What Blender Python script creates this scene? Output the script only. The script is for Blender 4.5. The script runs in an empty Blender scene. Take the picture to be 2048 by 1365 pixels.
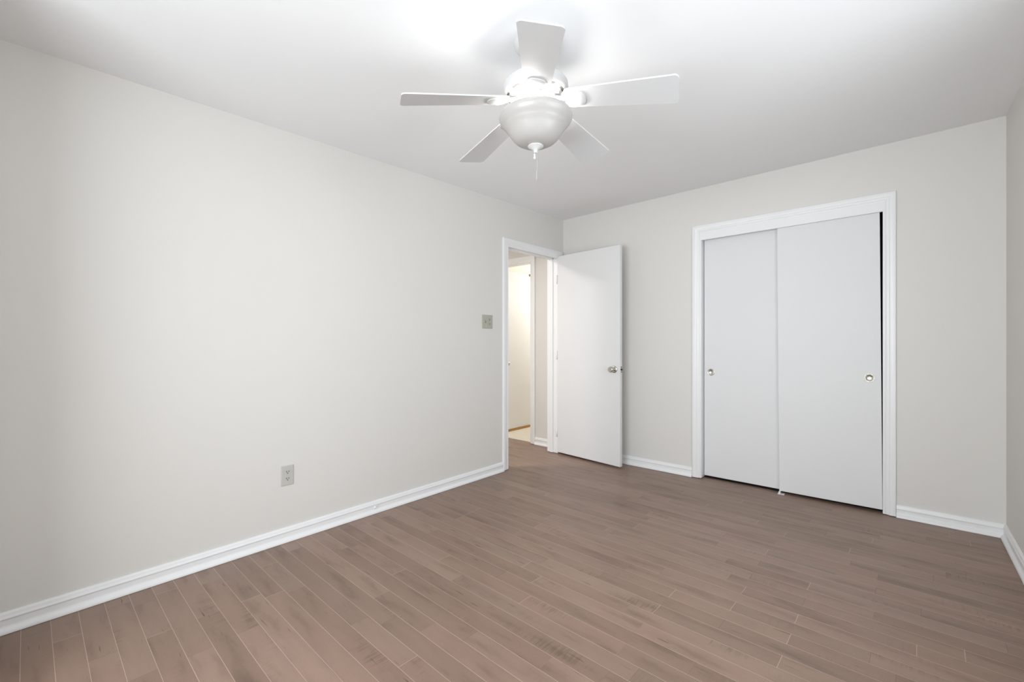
import bpy, bmesh, math, random
from mathutils import Vector, Matrix
S = bpy.context.scene
COL = S.collection
PI = math.pi

# ------------------------------------------------------------ camera, world, light
CX, CY, CZ = 2.6375, -3.9918, 1.1607
cam = bpy.data.cameras.new('camera')
cam.sensor_width = 36.0
cam.lens = 36.0 * 895.4 / 2048.0
cam.shift_x = 39.94 / 2048.0
cam.shift_y = 0.94 / 2048.0
cam.clip_start = 0.02
camo = bpy.data.objects.new('camera', cam)
COL.objects.link(camo)
camo.location = (CX, CY, CZ)
camo.rotation_euler = (PI / 2, 0, 0.7417)
S.camera = camo

S.view_settings.view_transform = 'Standard'
S.view_settings.look = 'None'
S.view_settings.gamma = 1.0
S.view_settings.use_curve_mapping = False
S.view_settings.exposure = 0.09
S.cycles.max_bounces = 14
S.cycles.diffuse_bounces = 10
S.cycles.sample_clamp_indirect = 4.0
S.cycles.use_denoising = True

w = bpy.data.worlds.new('world')
S.world = w
w.use_nodes = True
w.node_tree.nodes['Background'].inputs[0].default_value = (0.75, 0.87, 1.0, 1)
w.node_tree.nodes['Background'].inputs[1].default_value = 0.6

# window openings behind the camera (rear wall y = YR, side wall x = XR)
XR, YR = 3.0897, -4.95
WIN = (0.95, 2.85, 0.55, 1.92)          # x0, x1, z0, z1 of the rear window


def area(name, loc, rot, sx, sy, watts, col):
    l = bpy.data.lights.new(name, 'AREA')
    l.shape = 'RECTANGLE'
    l.size, l.size_y, l.energy, l.color = sx, sy, watts, col
    o = bpy.data.objects.new(name, l)
    COL.objects.link(o)
    o.location, o.rotation_euler = loc, rot
    return o


def point(name, loc, r, watts, col):
    l = bpy.data.lights.new(name, 'POINT')
    l.shadow_soft_size, l.energy, l.color = r, watts, col
    o = bpy.data.objects.new(name, l)
    COL.objects.link(o)
    o.location = loc
    return o


# daylight through the rear window: open sky, plus an added narrow fill beam tuned for brightness
area('daylight_rear', ((WIN[0] + WIN[1]) / 2, YR - 0.10, (WIN[2] + WIN[3]) / 2), (PI / 2, 0, 0),
     WIN[1] - WIN[0], WIN[3] - WIN[2], 86, (0.92, 0.965, 1.0))
dl = area('daylight_rear_fill', ((WIN[0] + WIN[1]) / 2, YR - 0.11, (WIN[2] + WIN[3]) / 2), (PI / 2 + 0.09, 0, 0),
          WIN[1] - WIN[0], WIN[3] - WIN[2], 7, (0.92, 0.965, 1.0))
dl.data.spread = math.radians(70)
# daylight through the side window, slanting in toward the far end of the room
SWIN = (-3.00, -1.60, 0.70, 2.16)       # y0, y1, z0, z1 of the side window
dl = area('daylight_side', (XR + 0.20, -2.33, 1.43), (PI / 2, 0, PI / 2 - math.radians(8)), 1.38, 1.46, 27, (0.92, 0.965, 1.0))
dl.data.spread = math.radians(160)
# ceiling lamps of the hall and of the room past the hall
area('hall_lamp', (-0.75, -1.55, 2.34), (0, 0, 0), 0.3, 0.3, 26, (1.0, 0.96, 0.92))
point('bath_lamp', (-0.30, 1.45, 1.85), 0.10, 27, (1.0, 0.985, 0.965))

# ------------------------------------------------------------ materials


def mat(name, col, rough=0.5, metal=0.0, noise=0.0, nscale=8.0, bump=0.0, bscale=200.0, spec=0.5, coat=0.0):  # principled paint with slight mottling
    m = bpy.data.materials.new(name)
    m.use_nodes = True
    nt = m.node_tree
    b = nt.nodes['Principled BSDF']
    b.inputs['Roughness'].default_value = rough
    b.inputs['Metallic'].default_value = metal
    b.inputs['Specular IOR Level'].default_value = spec
    b.inputs['Coat Weight'].default_value = coat
    b.inputs['Coat Roughness'].default_value = 0.25
    tc = nt.nodes.new('ShaderNodeTexCoord')
    n = nt.nodes.new('ShaderNodeTexNoise')
    n.inputs['Scale'].default_value = nscale
    n.inputs['Detail'].default_value = 3
    nt.links.new(tc.outputs['Object'], n.inputs['Vector'])
    mx = nt.nodes.new('ShaderNodeMixRGB')
    mx.inputs['Color1'].default_value = (*[c * (1 - noise) for c in col], 1)
    mx.inputs['Color2'].default_value = (*[min(1, c * (1 + noise)) for c in col], 1)
    nt.links.new(n.outputs['Fac'], mx.inputs['Fac'])
    nt.links.new(mx.outputs['Color'], b.inputs['Base Color'])
    if bump:
        n2 = nt.nodes.new('ShaderNodeTexNoise')
        n2.inputs['Scale'].default_value = bscale
        nt.links.new(tc.outputs['Object'], n2.inputs['Vector'])
        bp = nt.nodes.new('ShaderNodeBump')
        bp.inputs['Strength'].default_value = bump
        bp.inputs['Distance'].default_value = 0.002
        nt.links.new(n2.outputs['Fac'], bp.inputs['Height'])
        nt.links.new(bp.outputs['Normal'], b.inputs['Normal'])
    return m


M_WALL = mat('wall_paint', (0.665, 0.652, 0.625), 0.6, noise=0.012, nscale=1.3, bump=0.05, bscale=240, spec=0.35)
M_CEIL = mat('ceiling_paint', (0.815, 0.825, 0.835), 0.9, noise=0.01, bump=0.05, bscale=200, spec=0.2)
M_TRIM = mat('trim_paint', (0.775, 0.78, 0.787), 0.36, noise=0.01, spec=0.5)
M_DOOR = mat('door_paint', (0.70, 0.705, 0.71), 0.5, noise=0.012, nscale=3, bump=0.03, bscale=60, spec=0.22)
M_DARK = mat('closet_shade', (0.03, 0.022, 0.018), 0.9, noise=0.1)  # near-black colour puts the unlit closet's shade into its surfaces
M_FAN = mat('fan_white', (0.56, 0.56, 0.56), 0.42, noise=0.008)
M_BLADE = mat('blade_white', (0.57, 0.575, 0.58), 0.55, noise=0.012, nscale=20)
M_SLOT = mat('vent_shade', (0.06, 0.055, 0.05), 0.8, noise=0.05)
M_BRASS = mat('brass', (0.42, 0.24, 0.07), 0.45, metal=0.6, noise=0.06, nscale=30)
M_NICKEL = mat('satin_nickel', (0.60, 0.585, 0.545), 0.26, metal=1.0, noise=0.04, nscale=40)
M_ALMOND = mat('almond_plastic', (0.40, 0.395, 0.335), 0.4, noise=0.02)
M_OUTLET = mat('outlet_plastic', (0.50, 0.50, 0.47), 0.38, noise=0.02)
M_RECESS = mat('switch_recess', (0.17, 0.16, 0.135), 0.6, noise=0.03)
M_HOLE = mat('socket_hole', (0.03, 0.028, 0.025), 0.7, noise=0.1)
M_VINYL = mat('beige_vinyl', (0.62, 0.57, 0.49), 0.5, noise=0.06, nscale=14)
M_BATHW = mat('warm_wall_paint', (0.72, 0.68, 0.60), 0.6, noise=0.02)
M_BOWL = bpy.data.materials.new('frosted_glass')
M_BOWL.use_nodes = True
_n = M_BOWL.node_tree
_n.nodes.remove(_n.nodes['Principled BSDF'])
_tr = _n.nodes.new('ShaderNodeBsdfTranslucent')
_tr.inputs[0].default_value = (0.93, 0.90, 0.86, 1)
_df = _n.nodes.new('ShaderNodeBsdfDiffuse')
_df.inputs[0].default_value = (0.43, 0.42, 0.405, 1)
_gl = _n.nodes.new('ShaderNodeBsdfGlossy')
_gl.inputs['Roughness'].default_value = 0.3
_tc = _n.nodes.new('ShaderNodeTexCoord')
_ns = _n.nodes.new('ShaderNodeTexNoise')
_ns.inputs['Scale'].default_value = 9
_ns.inputs['Detail'].default_value = 5
_rp = _n.nodes.new('ShaderNodeMapRange')
_rp.inputs['To Min'].default_value = 0.955
_rp.inputs['To Max'].default_value = 0.975
_m1 = _n.nodes.new('ShaderNodeMixShader')
_m2 = _n.nodes.new('ShaderNodeMixShader')
_m2.inputs[0].default_value = 0.05
_n.links.new(_tc.outputs['Object'], _ns.inputs['Vector'])
_n.links.new(_ns.outputs['Fac'], _rp.inputs['Value'])
_n.links.new(_rp.outputs['Result'], _m1.inputs[0])
_n.links.new(_tr.outputs[0], _m1.inputs[1])
_n.links.new(_df.outputs[0], _m1.inputs[2])
_n.links.new(_m1.outputs[0], _m2.inputs[1])
_n.links.new(_gl.outputs[0], _m2.inputs[2])
_n.links.new(_m2.outputs[0], _n.nodes['Material Output'].inputs[0])
M_PANE = bpy.data.materials.new('window_glass')
M_PANE.use_nodes = True
_n = M_PANE.node_tree
_n.nodes.remove(_n.nodes['Principled BSDF'])
_a = _n.nodes.new('ShaderNodeBsdfTransparent')
_b = _n.nodes.new('ShaderNodeBsdfGlossy')
_b.inputs['Roughness'].default_value = 0.02
_m = _n.nodes.new('ShaderNodeMixShader')
_m.inputs[0].default_value = 0.07
_n.links.new(_a.outputs[0], _m.inputs[1])
_n.links.new(_b.outputs[0], _m.inputs[2])
_n.links.new(_m.outputs[0], _n.nodes['Material Output'].inputs[0])

# ------------------------------------------------------------ helpers


def link(name, bm, m, parent=None, smooth=False, loc=None):
    me = bpy.data.meshes.new(name)
    bmesh.ops.recalc_face_normals(bm, faces=bm.faces)
    bm.to_mesh(me)
    bm.free()
    for x in (m if isinstance(m, (list, tuple)) else [m]):
        me.materials.append(x)
    if smooth:
        for p in me.polygons:
            p.use_smooth = True
    o = bpy.data.objects.new(name, me)
    COL.objects.link(o)
    if parent:
        o.parent = parent
    if loc:
        o.location = loc
    return o


def autosmooth(o, deg=35):
    me = o.data
    bm = bmesh.new()
    bm.from_mesh(me)
    for e in bm.edges:
        if len(e.link_faces) == 2 and e.calc_face_angle(0) > math.radians(deg):
            e.smooth = False
    for f in bm.faces:
        f.smooth = True
    bm.to_mesh(me)
    bm.free()
    return o


def box(bm, x0, x1, y0, y1, z0, z1):
    v = [bm.verts.new((x, y, z)) for z in (z0, z1) for x, y in ((x0, y0), (x1, y0), (x1, y1), (x0, y1))]
    for f in ((3, 2, 1, 0), (4, 5, 6, 7), (0, 1, 5, 4), (1, 2, 6, 5), (2, 3, 7, 6), (3, 0, 4, 7)):
        bm.faces.new([v[i] for i in f])
    return v


def bevel(bm, r, seg=2):
    bmesh.ops.bevel(bm, geom=list(bm.edges), offset=r, segments=seg, profile=0.5, affect='EDGES')


def bbox(*a, r=0.0, seg=2):
    bm = bmesh.new()
    box(bm, *a)
    if r:
        bevel(bm, r, seg)
    return bm


def lathe(bm, prof, n=48, axis='Z', at=(0, 0, 0)):
    rings = []
    for r, z in prof:
        if r < 1e-6:
            p = [(0, 0, z)]
        else:
            p = [(r * math.cos(2 * PI * i / n), r * math.sin(2 * PI * i / n), z) for i in range(n)]
        if axis == 'Y':
            p = [(a, -c, b) for a, b, c in p]
        elif axis == 'X':
            p = [(c, a, b) for a, b, c in p]
        rings.append([bm.verts.new((a + at[0], b + at[1], c + at[2])) for a, b, c in p])
    for A, B in zip(rings, rings[1:]):
        for i in range(n):
            j = (i + 1) % n
            if len(A) == 1 and len(B) == 1:
                continue
            if len(A) == 1:
                bm.faces.new((A[0], B[i], B[j]))
            elif len(B) == 1:
                bm.faces.new((A[i], A[j], B[0]))
            else:
                bm.faces.new((A[i], A[j], B[j], B[i]))
    return bm


def prism(bm, pts, ext):
    """closed polygon pts (3d) swept by the vector ext"""
    a = [bm.verts.new(p) for p in pts]
    b = [bm.verts.new(Vector(p) + Vector(ext)) for p in pts]
    bm.faces.new(a)
    bm.faces.new(b[::-1])
    for i in range(len(a)):
        j = (i + 1) % len(a)
        bm.faces.new((a[i], b[i], b[j], a[j]))


def struct(o, label, cat):
    o['kind'] = 'structure'
    o['label'] = label
    o['category'] = cat
    return o


def tag(o, label, cat, group=None):
    o['label'] = label
    o['category'] = cat
    if group:
        o['group'] = group
    return o


def empty(name, loc, rz=0.0):
    o = bpy.data.objects.new(name, None)
    o.empty_display_size = 0.1
    COL.objects.link(o)
    o.location = loc
    o.rotation_euler = (0, 0, rz)
    return o


def HC(x, y):                       # the ceiling is a little out of level
    return 2.44 + 0.0167 * x + 0.0201 * y


# ------------------------------------------------------------ room shell
WT = 2.56
bm = bmesh.new()
box(bm, -0.12, 0, YR - 0.15, -0.91, 0, WT)
box(bm, -0.12, 0, -0.91, -0.10, 2.045, WT)
box(bm, -0.12, 0, -0.10, 0.85, 0, WT)
struct(link('wall_left', bm, M_WALL), 'long greige painted wall on the left, with an outlet low down and a doorway at its far end', 'wall')
bm = bmesh.new()
box(bm, 0, 1.36, 0, 0.11, 0, WT)
box(bm, 1.36, 2.57, 0, 0.11, 2.12, WT)
box(bm, 2.57, XR, 0, 0.11, 0, WT)
struct(link('wall_back', bm, M_WALL), 'greige painted far wall around the white sliding closet doors', 'wall')
bm = bmesh.new()
for q in ((YR - 0.15, SWIN[0], 0, WT), (SWIN[1], 0.85, 0, WT), (SWIN[0], SWIN[1], 0, SWIN[2]), (SWIN[0], SWIN[1], SWIN[3], WT)):
    box(bm, XR, XR + 0.12, *q)
struct(link('wall_right', bm, M_WALL), 'narrow strip of greige wall at the right edge', 'wall')
bm = bmesh.new()
x0, x1, z0, z1 = WIN
box(bm, 0, x0, YR - 0.15, YR, 0, WT)
box(bm, x1, XR, YR - 0.15, YR, 0, WT)
box(bm, x0, x1, YR - 0.15, YR, 0, z0)
box(bm, x0, x1, YR - 0.15, YR, z1, WT)
LIGHT_BLOCK = (0.62, -4.12)
box(bm, 0, LIGHT_BLOCK[0], YR, LIGHT_BLOCK[1], 0, WT)      # added unseen block that shades the near end of the left wall
struct(link('wall_rear', bm, M_WALL), 'greige wall behind the camera with the window in it and an added light-blocking corner', 'wall')

bm = bmesh.new()
pts = [(-1.6, YR - 0.2), (XR + 0.12, YR - 0.2), (XR + 0.12, 2.4), (-1.6, 2.4)]
lo = [bm.verts.new((x, y, HC(x, y))) for x, y in pts]
hi = [bm.verts.new((x, y, HC(x, y) + 0.2)) for x, y in pts]
bm.faces.new(lo[::-1])
bm.faces.new(hi)
for i in range(4):
    bm.faces.new((lo[i], lo[(i + 1) % 4], hi[(i + 1) % 4], hi[i]))
struct(link('ceiling', bm, M_CEIL), 'smooth flat white ceiling', 'ceiling')

# window behind the camera


def window(name, loc, rz, w_, hh, label):
    we = empty(name, loc, rz)
    struct(we, label, 'window')
    hw = w_ / 2
    bm = bmesh.new()
    for a in ((-hw, -hw + 0.04, 0, hh), (hw - 0.04, hw, 0, hh), (-hw, hw, 0, 0.04), (-hw, hw, hh - 0.04, hh), (-hw, hw, hh / 2 - 0.018, hh / 2 + 0.018)):
        box(bm, a[0], a[1], -0.02, 0.03, a[2], a[3])
    link('window_frame', bm, M_TRIM, we)
    link('pane', bbox(-hw + 0.04, hw - 0.04, -0.003, 0.003, 0.04, hh - 0.04), M_PANE, we)
    link('window_sill', bbox(-hw - 0.04, hw + 0.04, 0.0602, 0.10, -0.03, 0.0, r=0.006), M_TRIM, we)
    return we


window('window_1', ((x0 + x1) / 2, YR - 0.06, z0), 0, x1 - x0, z1 - z0, 'white framed window behind the camera letting daylight in')
window('window_2', (XR + 0.06, (SWIN[0] + SWIN[1]) / 2, SWIN[2]), PI / 2, SWIN[1] - SWIN[0], SWIN[3] - SWIN[2],
       'white framed window in the right wall outside the picture')

# closet interior, hall and the room past the hall
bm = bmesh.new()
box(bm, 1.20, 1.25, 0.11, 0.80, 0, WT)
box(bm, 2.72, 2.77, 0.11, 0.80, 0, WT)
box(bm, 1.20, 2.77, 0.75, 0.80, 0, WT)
struct(link('wall_closet', bm, M_DARK), 'closet inside, coloured near-black for its shade, seen through the gaps round its doors', 'wall')
struct(link('floor_closet', bbox(1.25, 2.72, 0.058, 0.75, 0.0002, 0.003), M_DARK), 'closet floor coloured near-black for the shade under the sliding doors', 'floor')

HW = 0.06                                    # face of the hall's end wall
bm = bmesh.new()
box(bm, -0.475, -0.12, HW, HW + 0.10, 0, WT)
box(bm, -1.45, -0.475, HW, HW + 0.10, 2.075, WT)
box(bm, -1.45, -1.25, HW, HW + 0.10, 0, WT)
struct(link('wall_hall_end', bm, M_WALL), 'greige end wall of the hall seen through the open doorway', 'wall')
bm = bmesh.new()
box(bm, -1.45, -1.35, -2.4, 0.06, 0, WT)
box(bm, -1.45, -0.12, -2.5, -2.4, 0, WT)
struct(link('wall_hall', bm, M_WALL), 'greige wall along the far side of the hall', 'wall')
bm = bmesh.new()
box(bm, -1.30, -1.12, 0.16, 2.3, 0, WT)
box(bm, -1.30, -0.12, 2.2, 2.3, 0, WT)
box(bm, -0.12, -0.02, 0.85, 2.3, 0, WT)
struct(link('wall_bath', bm, M_BATHW), 'warm lit cream wall of the room past the hall', 'wall')
struct(link('floor_bath', bbox(-1.12, -0.12, 0.105, 2.2, 0.0, 0.006), M_VINYL), 'pale beige floor of the room past the hall', 'floor')

# ------------------------------------------------------------ plank floor
ANG = math.radians(-1.4)
PW, Y0 = 0.0848, -1.568
random.seed(11)
OBS = [(1.906, -2.053), (1.907, -2.240), (2.139, -1.95), (2.143, -2.133), (2.144, -2.31), (1.914, -2.392), (1.807, -2.155),
       (2.132, -1.608), (2.1345, -1.785), (1.903, -1.874), (.249, -3.55), (.550, -3.5525), (.549, -3.38), (.776, -3.305),
       (.547, -3.23), (.784, -3.642), (.557, -3.73), (.789, -3.4606), (2.352, -1.513), (2.354, -1.6877), (2.358, -1.864),
       (2.135, -1.953), (2.36, -2.038), (1.903, -2.02), (1.438, -1.268), (1.880, -0.9775), (2.442, -0.79), (2.118, -1.26),
       (2.122, -1.42), (2.595, -1.771), (2.582, -1.4267), (2.575, -0.985), (2.576, -1.149), (2.345, -1.3365), (1.884, -1.1526),
       (1.744, -0.8125), (2.115, -1.08)]
rows = {}
for x, y in OBS:
    rows.setdefault(math.floor((Y0 - y) / PW), []).append(x)
bm = bmesh.new()
uv = bm.loops.layers.uv.new('UVMap')
cl = bm.loops.layers.color.new('tone')
ca, sa = math.cos(ANG), math.sin(ANG)


def clip(poly, axis, val, keep_less):
    out = []
    for i in range(len(poly)):
        a, b = poly[i], poly[(i + 1) % len(poly)]
        ia, ib = (a[axis] <= val) == keep_less, (b[axis] <= val) == keep_less
        if ia:
            out.append(a)
        if ia != ib:
            t = (val - a[axis]) / (b[axis] - a[axis])
            out.append(tuple(a[k] + t * (b[k] - a[k]) for k in range(len(a))))
    return out


def plank_face(xa, xb, ya, yb, mi, tone, off):
    poly = []
    for x, y in ((xa, ya), (xb, ya), (xb, yb), (xa, yb)):
        poly.append((x * ca - y * sa, x * sa + y * ca, x + off, y + off * 0.37))
    for ax, v, kl in ((0, -1.4, False), (0, XR + 0.02, True), (1, YR - 0.05, False), (1, 0.108, True)):
        poly = clip(poly, ax, v, kl)
        if len(poly) < 3:
            return
    f = bm.faces.new([bm.verts.new((p[0], p[1], 0)) for p in poly])
    f.material_index = mi
    for l, p in zip(f.loops, poly):
        l[uv].uv = (p[2], p[3])
        l[cl] = (tone[0], tone[1], tone[2], 1)


for k in range(-26, 44):
    ytop = Y0 - k * PW
    ybot = ytop - PW
    js = sorted(rows.get(k, []))
    new = list(js)
    x = -1.9 + random.random() * 0.6
    while x < 3.6:
        if all(abs(x - j) > 0.30 for j in js):
            new.append(x)
        x += random.choice((0.34, 0.42, 0.56, 0.68, 0.8, 0.92, 1.05))
    new = [-3.0] + sorted(new) + [4.6]
    g = 0.0006
    for a, b in zip(new, new[1:]):
        t = random.random()
        plank_face(a + g, b - g, ybot + g, ytop - g, 0, (t, random.random(), random.random()), random.randint(0, 400) * 3.7)
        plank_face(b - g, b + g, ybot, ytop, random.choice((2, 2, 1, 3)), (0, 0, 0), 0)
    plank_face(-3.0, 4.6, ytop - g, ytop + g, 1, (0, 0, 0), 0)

M_WOOD = bpy.data.materials.new('stained_maple')
M_WOOD.use_nodes = True
nt = M_WOOD.node_tree
N = nt.nodes
L = nt.links
pb = N['Principled BSDF']


def nd(t, **kw):
    n = N.new(t)
    for k, v in kw.items():
        n.inputs[k].default_value = v
    return n


uvn = N.new('ShaderNodeUVMap')
uvn.uv_map = 'UVMap'
att = N.new('ShaderNodeVertexColor')
att.layer_name = 'tone'
sep = N.new('ShaderNodeSeparateColor')
L.new(att.outputs['Color'], sep.inputs[0])


def mapped(sx, sy):
    m = N.new('ShaderNodeMapping')
    m.inputs['Scale'].default_value = (sx, sy, 1)
    L.new(uvn.outputs[0], m.inputs['Vector'])
    return m


def ramp(src, stops):
    r = N.new('ShaderNodeValToRGB')
    e = r.color_ramp.elements
    e[0].position, e[0].color = stops[0][0], (*stops[0][1], 1)
    e[1].position, e[1].color = stops[-1][0], (*stops[-1][1], 1)
    for p, c in stops[1:-1]:
        x = e.new(p)
        x.color = (*c, 1)
    L.new(src, r.inputs[0])
    return r


def mul(a, b, fac=1.0):
    m = N.new('ShaderNodeMixRGB')
    m.blend_type = 'MULTIPLY'
    m.inputs[0].default_value = fac
    L.new(a, m.inputs[1])
    L.new(b, m.inputs[2])
    return m.outputs[0]


# plank tone, cloudy figure along the board, fine grain, curly cross figure, mineral streaks, knots
tone = ramp(sep.outputs[0], [(0, (0.238, 0.162, 0.124)), (0.15, (0.262, 0.179, 0.138)), (0.5, (0.276, 0.190, 0.148)), (1, (0.292, 0.203, 0.159))])
n1 = nd('ShaderNodeTexNoise', Scale=1.0, Detail=4.0, Roughness=0.55)
L.new(mapped(3.0, 14).outputs[0], n1.inputs['Vector'])
c1 = ramp(n1.outputs['Fac'], [(0.30, (0.72, 0.70, 0.69)), (0.46, (0.95, 0.945, 0.94)), (0.7, (1.05, 1.05, 1.05))])
n2 = nd('ShaderNodeTexNoise', Scale=1.0, Detail=5.0, Roughness=0.7)
L.new(mapped(60, 420).outputs[0], n2.inputs['Vector'])
c2 = ramp(n2.outputs['Fac'], [(0.25, (0.93, 0.93, 0.93)), (0.75, (1.05, 1.05, 1.05))])
n3 = nd('ShaderNodeTexNoise', Scale=1.0, Detail=2.0, Distortion=0.6)
L.new(mapped(95, 9).outputs[0], n3.inputs['Vector'])
c3 = ramp(n3.outputs['Fac'], [(0.38, (0.80, 0.785, 0.775)), (0.54, (1.01, 1.01, 1.01))])
n3m = nd('ShaderNodeTexNoise', Scale=1.0, Detail=1.0)
L.new(mapped(1.9, 6).outputs[0], n3m.inputs['Vector'])
c3m = ramp(n3m.outputs['Fac'], [(0.61, (0, 0, 0)), (0.72, (1, 1, 1))])
n4 = nd('ShaderNodeTexNoise', Scale=1.0, Detail=1.5)
L.new(mapped(6.5, 75).outputs[0], n4.inputs['Vector'])
c4 = ramp(n4.outputs['Fac'], [(0.23, (0.46, 0.40, 0.36)), (0.30, (1, 1, 1))])
vo = nd('ShaderNodeTexVoronoi', Scale=1.0)
L.new(mapped(3.1, 5.5).outputs[0], vo.inputs['Vector'])
c5 = ramp(vo.outputs['Distance'], [(0.0, (0.45, 0.38, 0.33)), (0.022, (0.62, 0.56, 0.52)), (0.05, (0.9, 0.89, 0.88)), (0.11, (1, 1, 1))])
col = mul(tone.outputs[0], c1.outputs[0])
col = mul(col, c2.outputs[0])
cm = N.new('ShaderNodeMixRGB')
cm.blend_type = 'MULTIPLY'
L.new(c3m.outputs[0], cm.inputs[0])
L.new(col, cm.inputs[1])
L.new(c3.outputs[0], cm.inputs[2])
col = mul(cm.outputs[0], c4.outputs[0])
col = mul(col, c5.outputs[0], 0.8)
# slight red / grey drift between boards
hs = ramp(sep.outputs[1], [(0, (1.02, 0.99, 0.975)), (1, (0.98, 1.0, 0.995))])
col = mul(col, hs.outputs[0])
L.new(col, pb.inputs['Base Color'])
pb.inputs['Roughness'].default_value = 0.40
pb.inputs['Specular IOR Level'].default_value = 0.35
bp = nd('ShaderNodeBump', Strength=0.08, Distance=0.001)
L.new(n2.outputs['Fac'], bp.inputs['Height'])
L.new(bp.outputs[0], pb.inputs['Normal'])
M_SEAM = mat('plank_edge_highlight', (0.52, 0.40, 0.32), 0.5, noise=0.3, nscale=3)  # bevel highlights along the seams, painted in as a lighter brown
M_SEAMD = mat('plank_edge_dark', (0.17, 0.115, 0.09), 0.6, noise=0.1)
M_SEAMM = mat('plank_edge_soft', (0.26, 0.185, 0.145), 0.5, noise=0.1)
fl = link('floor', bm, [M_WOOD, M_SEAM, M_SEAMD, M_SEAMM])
bmesh_up = bmesh.new()
bmesh_up.from_mesh(fl.data)
for f in bmesh_up.faces:
    if f.normal.z < 0:
        f.normal_flip()
bmesh_up.to_mesh(fl.data)
bmesh_up.free()
struct(fl, 'brown stained maple plank floor running from the left wall to the right wall', 'floor')

# ------------------------------------------------------------ baseboards
BP = [(0, 0.0015), (0.026, 0.0015), (0.0265, 0.007), (0.0235, 0.015), (0.017, 0.0215), (0.0125, 0.026), (0.0118, 0.032), (0.0118, 0.052),
      (0.0150, 0.0555), (0.0158, 0.0585), (0.0145, 0.062), (0.0115, 0.066), (0.0112, 0.073), (0.0090, 0.079), (0.005, 0.082), (0, 0.0822)]


def base(name, fn, a, b, label):
    bm = bmesh.new()
    A = [bm.verts.new(fn(a, t, z)) for t, z in BP]
    B = [bm.verts.new(fn(b, t, z)) for t, z in BP]
    for i in range(len(BP)):
        j = (i + 1) % len(BP)
        bm.faces.new((A[i], A[j], B[j], B[i]))
    bm.faces.new(A)
    bm.faces.new(B[::-1])
    o = link(name, bm, M_TRIM)
    autosmooth(o, 40)
    return struct(o, label, 'baseboard')


base('baseboard_left', lambda s, t, z: (t, s, z), LIGHT_BLOCK[1], -0.977, 'white moulded baseboard along the long left wall')
base('baseboard_back', lambda s, t, z: (s, -t, z), 0.0, 1.311, 'white baseboard between the open door and the closet')
base('baseboard_back_right', lambda s, t, z: (s, -t, z), 2.609, XR, 'short white baseboard right of the closet')
base('baseboard_right', lambda s, t, z: (XR - t, s, z), YR, 0.0, 'white baseboard running along the right wall')
base('baseboard_hall', lambda s, t, z: (s, HW - t, z), -0.412, -0.12, 'short white baseboard in the hall beyond the doorway')

# ------------------------------------------------------------ casings
CP = [(0.0, 0.0), (0.0, 0.009), (0.06, 0.011), (0.14, 0.011), (0.20, 0.0085), (0.27, 0.0105), (0.34, 0.0125), (0.44, 0.0125), (0.50, 0.0155),
      (0.58, 0.0175), (0.72, 0.018), (0.86, 0.018), (0.95, 0.017), (1.0, 0.014), (1.0, 0.0)]


def casing(name, inner, outer, fn, label, m=None):
    """inner / outer: matching (s, z) corners from floor to floor; fn(s, z, t) -> xyz"""
    bm = bmesh.new()
    lines = []
    for q, t in CP:
        lines.append([bm.verts.new(fn(i[0] + q * (o[0] - i[0]), i[1] + q * (o[1] - i[1]), t)) for i, o in zip(inner, outer)])
    for A, B in zip(lines, lines[1:]):
        for i in range(len(A) - 1):
            bm.faces.new((A[i], A[i + 1], B[i + 1], B[i]))
    bm.faces.new([l[0] for l in lines])
    bm.faces.new([l[-1] for l in lines][::-1])
    o = link(name, bm, m or M_TRIM)
    autosmooth(o, 30)
    return struct(o, label, 'door casing')


casing('trim_1', [(1.383, 0.006), (1.383, 2.079), (2.543, 2.097), (2.543, 0.006)],
       [(1.312, 0.006), (1.312, 2.144), (2.608, 2.158), (2.608, 0.006)], lambda s, z, t: (s, -t, z),
       'wide white moulded casing around the closet opening')
casing('trim_2', [(-0.903, 0.006), (-0.903, 2.020), (-0.12, 2.020), (-0.12, 0.006)],
       [(-0.976, 0.006), (-0.976, 2.094), (-0.030, 2.099), (-0.030, 0.006)], lambda s, z, t: (t, s, z),
       'white casing around the doorway in the left wall')
casing('trim_3', [(-0.470, 0.004), (-0.470, 2.062), (-1.24, 2.062), (-1.24, 0.004)],
       [(-0.412, 0.004), (-0.412, 2.135), (-1.31, 2.135), (-1.31, 0.004)], lambda s, z, t: (s, HW - t, z),
       'white casing of the second doorway, across the hall')

# closet head fascia and jambs
bm = bmesh.new()
prism(bm, [(1.383, -0.010, 2.017), (2.543, -0.010, 2.034), (2.543, -0.010, 2.098), (1.383, -0.010, 2.080)], (0, 0.020, 0))
struct(link('trim_4', bm, M_TRIM), 'flat white fascia board hiding the closet door track', 'trim')
bm = bmesh.new()
box(bm, 1.36, 1.386, 0.0, 0.11, 0.006, 2.12)
box(bm, 2.541, 2.57, 0.0, 0.11, 0.006, 2.12)
box(bm, 1.386, 2.541, 0.0125, 0.11, 2.088, 2.12)
struct(link('trim_5', bm, M_TRIM), 'white closet jamb inside the casing', 'trim')
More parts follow.
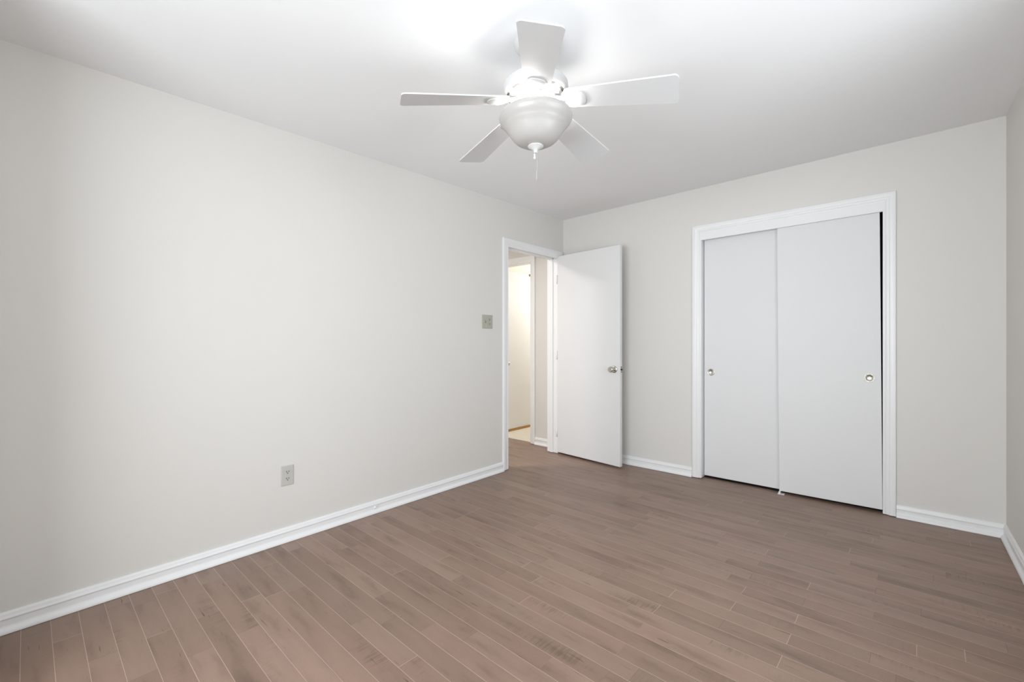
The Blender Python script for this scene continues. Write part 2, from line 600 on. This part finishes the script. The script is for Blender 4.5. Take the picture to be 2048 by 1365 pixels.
# jambs of the doorway in the left wall, with stops
bm = bmesh.new()
box(bm, -0.12, 0.0, -0.912, -0.896, 0.006, 2.045)
box(bm, -0.12, 0.0, -0.12, -0.098, 0.006, 2.045)
box(bm, -0.12, 0.0, -0.912, -0.098, 2.027, 2.046)
box(bm, -0.085, -0.045, -0.896, -0.885, 0.006, 2.027)
box(bm, -0.085, -0.045, -0.131, -0.12, 0.006, 2.027)
box(bm, -0.085, -0.045, -0.896, -0.12, 2.015, 2.027)
struct(link('trim_6', bm, M_TRIM), 'white jamb and stops lining the doorway in the left wall', 'trim')
bm = bmesh.new()
box(bm, -0.485, -0.470, HW, HW + 0.10, 0.004, 2.075)
box(bm, -1.25, -1.235, HW, HW + 0.10, 0.004, 2.075)
box(bm, -1.235, -0.485, HW, HW + 0.10, 2.06, 2.076)
struct(link('trim_7', bm, M_TRIM), 'white jamb of the doorway across the hall', 'trim')
struct(link('trim_8', bbox(-1.118, -1.066, 0.17, 1.9, 0.006, 0.028), M_BRASS), 'thin brass strip along the foot of the white door past the hall', 'threshold')

# ------------------------------------------------------------ open bedroom door
DL, DT = 0.745, 0.035
dr = empty('door_1', (0.012, -0.127, 0.0), math.radians(-6.9))
struct(dr, 'plain white slab door standing open in the corner beside the doorway', 'door')
o = link('door_leaf', bbox(0, DL, -0.0, DT, 0.020, 2.040, r=0.0015, seg=1), M_DOOR, dr)
KZ = 0.905


def knob(parent, x, y, z, s):
    # s = -1 faces -y, +1 faces +y
    k = 1.0
    rz = lathe(bmesh.new(), [(0.0, 0.0), (0.033, 0.0), (0.033, 0.003), (0.031, 0.006), (0.024, 0.009), (0.014, 0.011), (0.0, 0.011)], 36, 'Y')
    ro = link('rose', rz, M_NICKEL, parent, True, (x, y, z))
    kb = lathe(bmesh.new(), [(0.011, 0.009), (0.0105, 0.022), (0.012, 0.030), (0.018, 0.036), (0.0245, 0.043), (0.0275, 0.051), (0.027, 0.058),
                             (0.0235, 0.064), (0.020, 0.0665), (0.015, 0.0655), (0.0, 0.0645)], 36, 'Y')
    ko = link('knob', kb, M_NICKEL, parent, True, (x, y, z))
    if s > 0:
        ro.rotation_euler.z = PI
        ko.rotation_euler.z = PI
    for q in (ro, ko):
        autosmooth(q, 50)
    return ro


knob(dr, DL - 0.062, 0.0, KZ, -1)
knob(dr, DL - 0.062, DT, KZ, 1)
lp = link('latch_plate', bbox(DL - 0.001, DL + 0.0012, 0.005, 0.030, KZ - 0.029, KZ + 0.029, r=0.0005, seg=1), M_NICKEL, dr)
lp['label'] = 'worn nickel latch plate with bolt'
bm = bmesh.new()
box(bm, DL + 0.001, DL + 0.0095, 0.011, 0.024, KZ - 0.008, KZ + 0.008)
box(bm, DL + 0.001, DL + 0.0020, 0.014, 0.021, KZ - 0.025, KZ - 0.018)
box(bm, DL + 0.001, DL + 0.0020, 0.014, 0.021, KZ + 0.018, KZ + 0.025)
link('latch_bolt', bm, M_HOLE, lp)
for z in (0.22, 1.02, 1.80):
    h = lathe(bmesh.new(), [(0, -0.045), (0.0055, -0.044), (0.0055, 0.044), (0, 0.045)], 12)
    link('hinge', h, M_TRIM, dr, True, (-0.004, -0.004, z))

# ------------------------------------------------------------ sliding closet doors


def cut(o, x, y0, z, r, depth):
    c = lathe(bmesh.new(), [(0, -depth), (r, -depth), (r, 0.01), (0, 0.01)], 40, 'Y')
    me = bpy.data.meshes.new('tmp')
    bmesh.ops.recalc_face_normals(c, faces=c.faces)
    for v in c.verts:
        v.co = Vector((x + v.co.x, y0 - v.co.y * -1, z + v.co.z))
    bmesh.ops.recalc_face_normals(c, faces=c.faces)
    c.to_mesh(me)
    c.free()
    co = bpy.data.objects.new('tmp', me)
    COL.objects.link(co)
    co.parent = o.parent
    md = o.modifiers.new('b', 'BOOLEAN')
    md.object = co
    md.operation = 'DIFFERENCE'
    md.solver = 'EXACT'
    bpy.context.view_layer.update()
    dg = bpy.context.evaluated_depsgraph_get()
    nm = bpy.data.meshes.new_from_object(o.evaluated_get(dg))
    o.modifiers.clear()
    o.data = nm
    bpy.data.objects.remove(co)


def pull(parent, x, y, z):
    # shallow dish set into the panel: rim stands a millimetre proud, bowl goes in
    p = lathe(bmesh.new(), [(0.0, -0.0095), (0.012, -0.0085), (0.020, -0.0055), (0.0235, -0.001), (0.0245, 0.0012), (0.0265, 0.0022),
                            (0.0285, 0.0016), (0.0295, 0.0), (0.0265, -0.001), (0.0260, -0.0105), (0, -0.0105)], 48, 'Y')
    q = link('finger_pull', p, M_NICKEL, parent, True, (x, y, z))
    autosmooth(q, 60)
    return q


def slider(name, x0, x1, yf, th, z0, z1, px, pz, rot, label):
    e = empty(name, (x0, yf, z0), 0)
    e.rotation_euler = (0, rot, 0)
    struct(e, label, 'closet door')
    o = link('door_panel', bbox(0, x1 - x0, 0, th, 0, z1 - z0, r=0.001, seg=1), M_DOOR, e)
    cut(o, px - x0, 0, pz - z0, 0.0262, 0.012)
    pull(e, px - x0, 0, pz - z0)
    return e


slider('door_2', 1.390, 1.990, 0.055, 0.032, 0.020, 2.078, 1.444, 0.900, 0.0, 'left flat white closet door, hanging behind its neighbour, with a round pull at its left edge')
# hung a little out of plumb: top leans left, leaving a dark wedge at the casing
slider('door_3', 1.9450, 2.5395, 0.0125, 0.032, 0.020, 2.078, 2.4785, 0.9075, -0.0072, 'right flat white closet door, in front, with a dark wedge gap along its right edge')

g = bmesh.new()
box(g, -0.020, 0.022, -0.010, 0.030, 0.0, 0.003)
box(g, -0.014, -0.003, -0.006, 0.030, 0.003, 0.019)
o = link('door_guide', g, M_TRIM, None, False, (1.958, -0.006, 0.0003))
tag(o, 'small white plastic guide on the floor under the middle of the closet doors', 'door guide')

# white door past the hall
e = empty('door_4', (-1.118, 0.17, 0.03), 0)
struct(e, 'bright white door in the lit room past the hall', 'door')
link('door_leaf', bbox(0, 0.035, 0.0, 0.86, 0, 2.04, r=0.0015, seg=1), M_DOOR, e)
kb = lathe(bmesh.new(), [(0, 0), (0.030, 0), (0.028, 0.008), (0.012, 0.012), (0.011, 0.03), (0.024, 0.042), (0.026, 0.055), (0.018, 0.064), (0, 0.065)], 28, 'X')
link('knob', kb, M_NICKEL, e, True, (0.035, 0.150, 0.85))
cb = bbox(-0.004, 0.012, -0.012, 0.012, -0.022, 0.012, r=0.002, seg=1)
link('catch', cb, M_BRASS, e, False, (0.040, 0.655, 2.030))

# ------------------------------------------------------------ wall plates


def plate(bm, w, h, t=0.0055):
    v = box(bm, 0, t, -w / 2, w / 2, -h / 2, h / 2)
    fe = [e for e in bm.edges if all(abs(q.co.x - t) < 1e-6 for q in e.verts)]
    bmesh.ops.bevel(bm, geom=fe, offset=0.0028, segments=3, profile=0.5, affect='EDGES')


def screw(parent, y, z, x=0.0053, m=None):
    s = lathe(bmesh.new(), [(0, 0), (0.0032, 0), (0.0032, 0.0006), (0.0022, 0.0013), (0, 0.0014)], 14, 'X')
    q = link('screw', s, m or M_OUTLET, parent, True, (x, y, z))
    return q


def receptacle(parent, z, m, y=0.0):
    b = bmesh.new()
    n = 28
    pts = []
    for i in range(n):
        a = 2 * PI * i / n
        pts.append((0.0, max(-0.0165, min(0.0165, 0.0172 * math.cos(a) * 1.12)), max(-0.0125, min(0.0125, 0.0172 * math.sin(a)))))
    prism(b, pts, (0.0022, 0, 0))
    r = link('receptacle', b, m, parent, False, (0.0050, y, z))
    for nm, yy, zz, wy, hz in (('slot', -0.0064, 0.0035, 0.0017, 0.0046), ('slot', 0.0064, 0.0035, 0.0017, 0.0038)):
        link(nm, bbox(0.0018, 0.0026, yy - wy, yy + wy, zz - hz, zz + hz), M_HOLE, r)
    gh = lathe(bmesh.new(), [(0, 0.0018), (0.0030, 0.0018), (0.0030, 0.0026), (0, 0.0026)], 14, 'X')
    link('ground_hole', gh, M_HOLE, r, False, (0, 0, -0.0066))
    return r


e = empty('electrical_outlet', (0.0004, -2.877, 0.3825))
tag(e, 'grey-white duplex electrical outlet low on the left wall', 'outlet')
bm = bmesh.new()
plate(bm, 0.070, 0.115)
link('cover_plate', bm, M_OUTLET, e)
receptacle(e, 0.0195, M_OUTLET)
receptacle(e, -0.0195, M_OUTLET)
screw(e, 0, 0)

e = empty('light_switch', (0.0004, -1.176, 1.331))
tag(e, 'almond two-gang switch plate on the left wall beside the doorway', 'light switch')
bm = bmesh.new()
plate(bm, 0.128, 0.118)
link('cover_plate', bm, M_ALMOND, e)
bm = bmesh.new()
box(bm, 0.0050, 0.0066, -0.006, 0.006, -0.0125, 0.0125)
tg = link('toggle_frame', bm, M_RECESS, e, False, (0, -0.025, 0))
bm = bmesh.new()
prism(bm, [(0.006, -0.0042, -0.003), (0.0175, -0.0042, 0.0055), (0.0175, -0.0042, 0.0100), (0.006, -0.0042, 0.006)], (0, 0.0084, 0))
link('toggle', bm, M_ALMOND, tg)
receptacle(e, -0.019, M_ALMOND, 0.025)
bm = bmesh.new()
box(bm, 0.0050, 0.0066, -0.006, 0.006, -0.009, 0.009)
tg = link('toggle_frame', bm, M_RECESS, e, False, (0, 0.025, 0.018))
bm = bmesh.new()
prism(bm, [(0.006, -0.0042, -0.003), (0.0165, -0.0042, -0.0085), (0.0165, -0.0042, -0.0045), (0.006, -0.0042, 0.004)], (0, 0.0084, 0))
link('toggle', bm, M_ALMOND, tg)
for yy, zz in ((-0.025, 0.040), (-0.025, -0.040), (0.025, 0.045), (0.025, -0.045)):
    screw(e, yy, zz, m=M_ALMOND)

# capped stub on the left baseboard
e = empty('cable_stub', (0.0115, -2.296, 0.040))
tag(e, 'small white painted cable stub on the left baseboard right of the outlet', 'cable stub')
b = lathe(bmesh.new(), [(0, -0.004), (0.0105, -0.004), (0.0105, 0.003), (0.008, 0.005), (0.0045, 0.0055), (0.0045, 0.013), (0.003, 0.015), (0, 0.015)], 20, 'X')
link('stub_body', b, M_TRIM, e, True)
b = lathe(bmesh.new(), [(0, 0.0), (0.004, 0.0), (0.0045, 0.004), (0.003, 0.008), (0, 0.008)], 14, 'X')
link('stub_cap', b, M_TRIM, e, True, (0.001, 0.017, 0.009))

# ------------------------------------------------------------ ceiling fan
K = 0.982


def kz(z):
    return CZ + K * (z - CZ)


FX, FY = CX + K * (1.4945 - CX), CY + K * (-2.4715 - CY)
FZ = HC(FX, FY)
fan = empty('ceiling_fan', (FX, FY, FZ))
tag(fan, 'white five-blade ceiling fan with a lit frosted glass bowl light', 'ceiling fan')


def lz(z):
    return kz(z) - FZ


def turned(name, prof, m, parent=fan, n=64, deg=35):
    o = link(name, lathe(bmesh.new(), [(r * K, lz(z)) for r, z in prof], n), m, parent, True)
    autosmooth(o, deg)
    return o


zc = FZ / 1.0
b = lathe(bmesh.new(), [(0, 0.002), (0.089, 0.002), (0.091, -0.008), (0.090, -0.018), (0.084, -0.034), (0.070, -0.046), (0.050, -0.053), (0.022, -0.056), (0.0, -0.056)], 56)
autosmooth(link('canopy', b, M_FAN, fan, True))
turned('downrod', [(0.0, 2.375), (0.0125, 2.375), (0.0125, 2.30), (0, 2.30)], M_FAN, n=20)
mh = turned('motor_housing', [(0, 2.325), (0.024, 2.325), (0.026, 2.300), (0.045, 2.290), (0.080, 2.278), (0.108, 2.266), (0.120, 2.257), (0.122, 2.250),
                              (0.130, 2.248), (0.1355, 2.240), (0.1365, 2.226), (0.1350, 2.212), (0.130, 2.203), (0.124, 2.199), (0.112, 2.196),
                              (0.108, 2.190), (0.105, 2.184), (0.080, 2.182), (0, 2.182)], M_FAN)
# vent slots round the underside of the housing
for i in range(10):
    bm = bmesh.new()
    a0, a1 = 2 * PI * (i + 0.12) / 10, 2 * PI * (i + 0.62) / 10
    sec = []
    for j in range(8):
        a = a0 + (a1 - a0) * j / 7
        sec.append([bm.verts.new((r * K * math.cos(a), r * K * math.sin(a), lz(z))) for r, z in ((0.1138, 2.1952), (0.1225, 2.1972), (0.1225, 2.1992), (0.1138, 2.1972))])
    for A, B in zip(sec, sec[1:]):
        for q in range(4):
            bm.faces.new((A[q], A[(q + 1) % 4], B[(q + 1) % 4], B[q]))
    bm.faces.new(sec[0])
    bm.faces.new(sec[-1][::-1])
    link('vent_slot', bm, M_SLOT, mh)
turned('hub', [(0, 2.184), (0.088, 2.184), (0.090, 2.180), (0.090, 2.170), (0.086, 2.167), (0, 2.167)], M_FAN)
sh = turned('switch_housing', [(0, 2.168), (0.066, 2.168), (0.069, 2.164), (0.069, 2.152), (0.066, 2.149), (0.050, 2.147), (0.048, 2.144), (0.048, 2.128), (0, 2.128)], M_FAN)
turned('gap_glow_band', [(0.0690, 2.1555), (0.0702, 2.1545), (0.0702, 2.1505), (0.0665, 2.1480), (0.0655, 2.1490), (0.069, 2.152)], M_BRASS, sh)  # brass-coloured bands stand in for warm bulb light in the fitter gaps
turned('gap_glow_band', [(0.0480, 2.1440), (0.0492, 2.1430), (0.0492, 2.1370), (0.0480, 2.1360)], M_BRASS, sh)


def ring_pts(seq):
    return seq


PH = -0.898
PITCH = -0.199
R0, R1 = 0.125 * K, 0.56 * K


def blade_z(r):
    return lz(2.153) - (r / K - 0.2) / 0.36 * 0.044 * K


def on_blade(r, s, dz):
    """r along the blade, s across, dz under the blade plane -> local xyz (blade axis along +x)"""
    return (r, s * math.cos(PITCH) - dz * math.sin(PITCH) * 0, blade_z(r) + s * math.sin(PITCH) + dz)


def outline():
    w0, w1 = 0.1035 * K / 2, 0.1525 * K / 2
    pts = []
    rc = 0.020

    def half(r):
        return w0 + (w1 - w0) * (r - R0) / (R1 - R0)
    # root corners clipped, tip corners rounded
    pts += [(R0, -w0 + 0.018), (R0 + 0.006, -w0 + 0.006), (R0 + 0.018, -half(R0 + 0.018))]
    for i in range(1, 12):
        r = R0 + 0.018 + (R1 - rc - R0 - 0.018) * i / 11
        pts.append((r, -half(r)))
    for i in range(1, 7):
        a = -PI / 2 + PI / 2 * i / 6
        pts.append((R1 - rc + rc * math.cos(a), -w1 + rc + rc * math.sin(a)))
    top = [(r, -s) for r, s in pts][::-1]
    return pts + top


OUT = outline()


def make_blade(i):
    bm = bmesh.new()
    t = 0.0055
    lo = [bm.verts.new(on_blade(r, s, 0)) for r, s in OUT]
    hi = [bm.verts.new(on_blade(r, s, t)) for r, s in OUT]
    n = len(OUT)
    # faces as strips across the blade (outline is symmetric: i <-> n-1-i)
    for V in (lo, hi):
        for a in range(n // 2 - 1):
            bm.faces.new((V[a], V[a + 1], V[n - 2 - a], V[n - 1 - a]))
    for a in range(n):
        bm.faces.new((lo[a], lo[(a + 1) % n], hi[(a + 1) % n], hi[a]))
    o = link('blade', bm, M_BLADE, fan)
    o.rotation_euler.z = PH + i * 2 * PI / 5
    # bracket: a shield-shaped pad under the blade root with an arm in to the hub
    bm = bmesh.new()
    prof = [(0.150, 0.0215), (0.160, 0.033), (0.175, 0.0395), (0.190, 0.0385), (0.202, 0.031), (0.209, 0.018)]
    pad = [(0.148, -0.012)] + [(a, -b_) for a, b_ in prof] + [(0.211, 0)] + [(a, b_) for a, b_ in prof[::-1]] + [(0.148, 0.012)]
    up = [bm.verts.new(on_blade(a * K, b_ * K, -0.0006)) for a, b_ in pad]
    mid = [bm.verts.new(on_blade(a * K, b_ * K, -0.0050)) for a, b_ in pad]
    cx = sum(a for a, _ in pad) / len(pad)
    inn = [bm.verts.new(on_blade((cx + (a - cx) * 0.72) * K, b_ * K * 0.72, -0.0085)) for a, b_ in pad]
    n = len(pad)
    for A, B in ((up, mid), (mid, inn)):
        for a in range(n):
            bm.faces.new((A[a], A[(a + 1) % n], B[(a + 1) % n], B[a]))
    bm.faces.new(up)
    bm.faces.new(inn)
    # arm
    arm = []
    zi, zo = lz(2.1755), on_blade(0.152 * K, 0, -0.003)[2]
    for r, hw_, z, th in ((0.074, 0.022, zi, 0.010), (0.092, 0.015, zi - 0.001, 0.009), (0.112, 0.010, zi - 0.006, 0.009), (0.132, 0.0105, (zi + zo) / 2 - 0.004, 0.008), (0.156, 0.018, zo - 0.002, 0.007), (0.170, 0.022, zo - 0.003, 0.005)):
        arm.append([bm.verts.new((r * K, y, zz)) for y, zz in ((-hw_, z - th / 2), (hw_, z - th / 2), (hw_ * 0.8, z + th / 2), (-hw_ * 0.8, z + th / 2))])
    for A, B in zip(arm, arm[1:]):
        for a in range(4):
            bm.faces.new((A[a], A[(a + 1) % 4], B[(a + 1) % 4], B[a]))
    bm.faces.new(arm[0])
    bm.faces.new(arm[-1][::-1])
    q = link('blade_bracket', bm, M_FAN, o)
    autosmooth(q, 28)


for i in range(5):
    make_blade(i)

# light kit
turned('center_rod', [(0, 2.13), (0.006, 2.13), (0.006, 1.99), (0, 1.99)], M_BRASS, n=12)
BO = [(0.128, 2.128), (0.140, 2.1235), (0.150, 2.116), (0.1540, 2.106), (0.1535, 2.098), (0.149, 2.088), (0.142, 2.079), (0.1345, 2.072),
      (0.1315, 2.067), (0.1275, 2.061), (0.1215, 2.055), (0.114, 2.044), (0.106, 2.031), (0.096, 2.018), (0.083, 2.006), (0.066, 1.997), (0.045, 1.9915), (0.0, 1.989)]
BI = [(max(0.0, r - 0.0035), z + (0.0035 if i > 10 else 0.0008)) for i, (r, z) in enumerate(BO)][::-1]
turned('glass_bowl', BO + [(0.0, 1.9925)] + BI[1:] + [BO[0]], M_BOWL, deg=60)
turned('finial', [(0, 1.9925), (0.030, 1.9905), (0.0335, 1.9865), (0.033, 1.984), (0.025, 1.979), (0.014, 1.973), (0.009, 1.968), (0.009, 1.962), (0.0055, 1.958), (0, 1.9575)], M_FAN, n=36)


def chain(x, y, z0_, z1_, r, step):
    b = bmesh.new()
    z = z0_
    while z > z1_:
        bmesh.ops.create_icosphere(b, subdivisions=1, radius=r, matrix=Matrix.Translation((x, y, lz(z))))
        z -= step
    lathe(b, [(0, lz(z0_)), (0.0005, lz(z0_)), (0.0005, lz(z1_)), (0, lz(z1_))], 6, at=(x, y, 0))
    return b


# camera-facing side vector, so the two chains hang side by side as they do in the room
rx, ry = math.cos(-0.7417), -math.sin(-0.7417)
c1_ = link('pull_chain', chain(rx * 0.007, ry * 0.007, 1.968, 1.884, 0.0019, 0.0046), M_NICKEL, fan, True)
c2_ = link('pull_chain', chain(rx * -0.004, ry * -0.004, 1.964, 1.956, 0.0014, 0.0040), M_FAN, fan, True)
b = lathe(bmesh.new(), [(0, lz(1.957)), (0.0035, lz(1.955)), (0.0050, lz(1.950)), (0.0032, lz(1.945)), (0.0052, lz(1.941)), (0.0055, lz(1.936)), (0.003, lz(1.932)), (0, lz(1.931))], 16)
link('fob', b, M_FAN, c2_, True, (rx * -0.004, ry * -0.004, 0))
b = lathe(bmesh.new(), [(0, lz(1.884)), (0.0007, lz(1.884)), (0.0007, lz(1.845)), (0, lz(1.845))], 6)
link('cord', b, M_FAN, c1_, False, (rx * 0.004, ry * 0.004, 0))
# bulbs inside the bowl
for k_ in range(3):
    a = 0.5 + k_ * 2 * PI / 3
    point('fan_bulb_light', (FX + 0.086 * math.cos(a), FY + 0.086 * math.sin(a), kz(2.112)), 0.026, 2.8, (1.0, 0.98, 0.95))
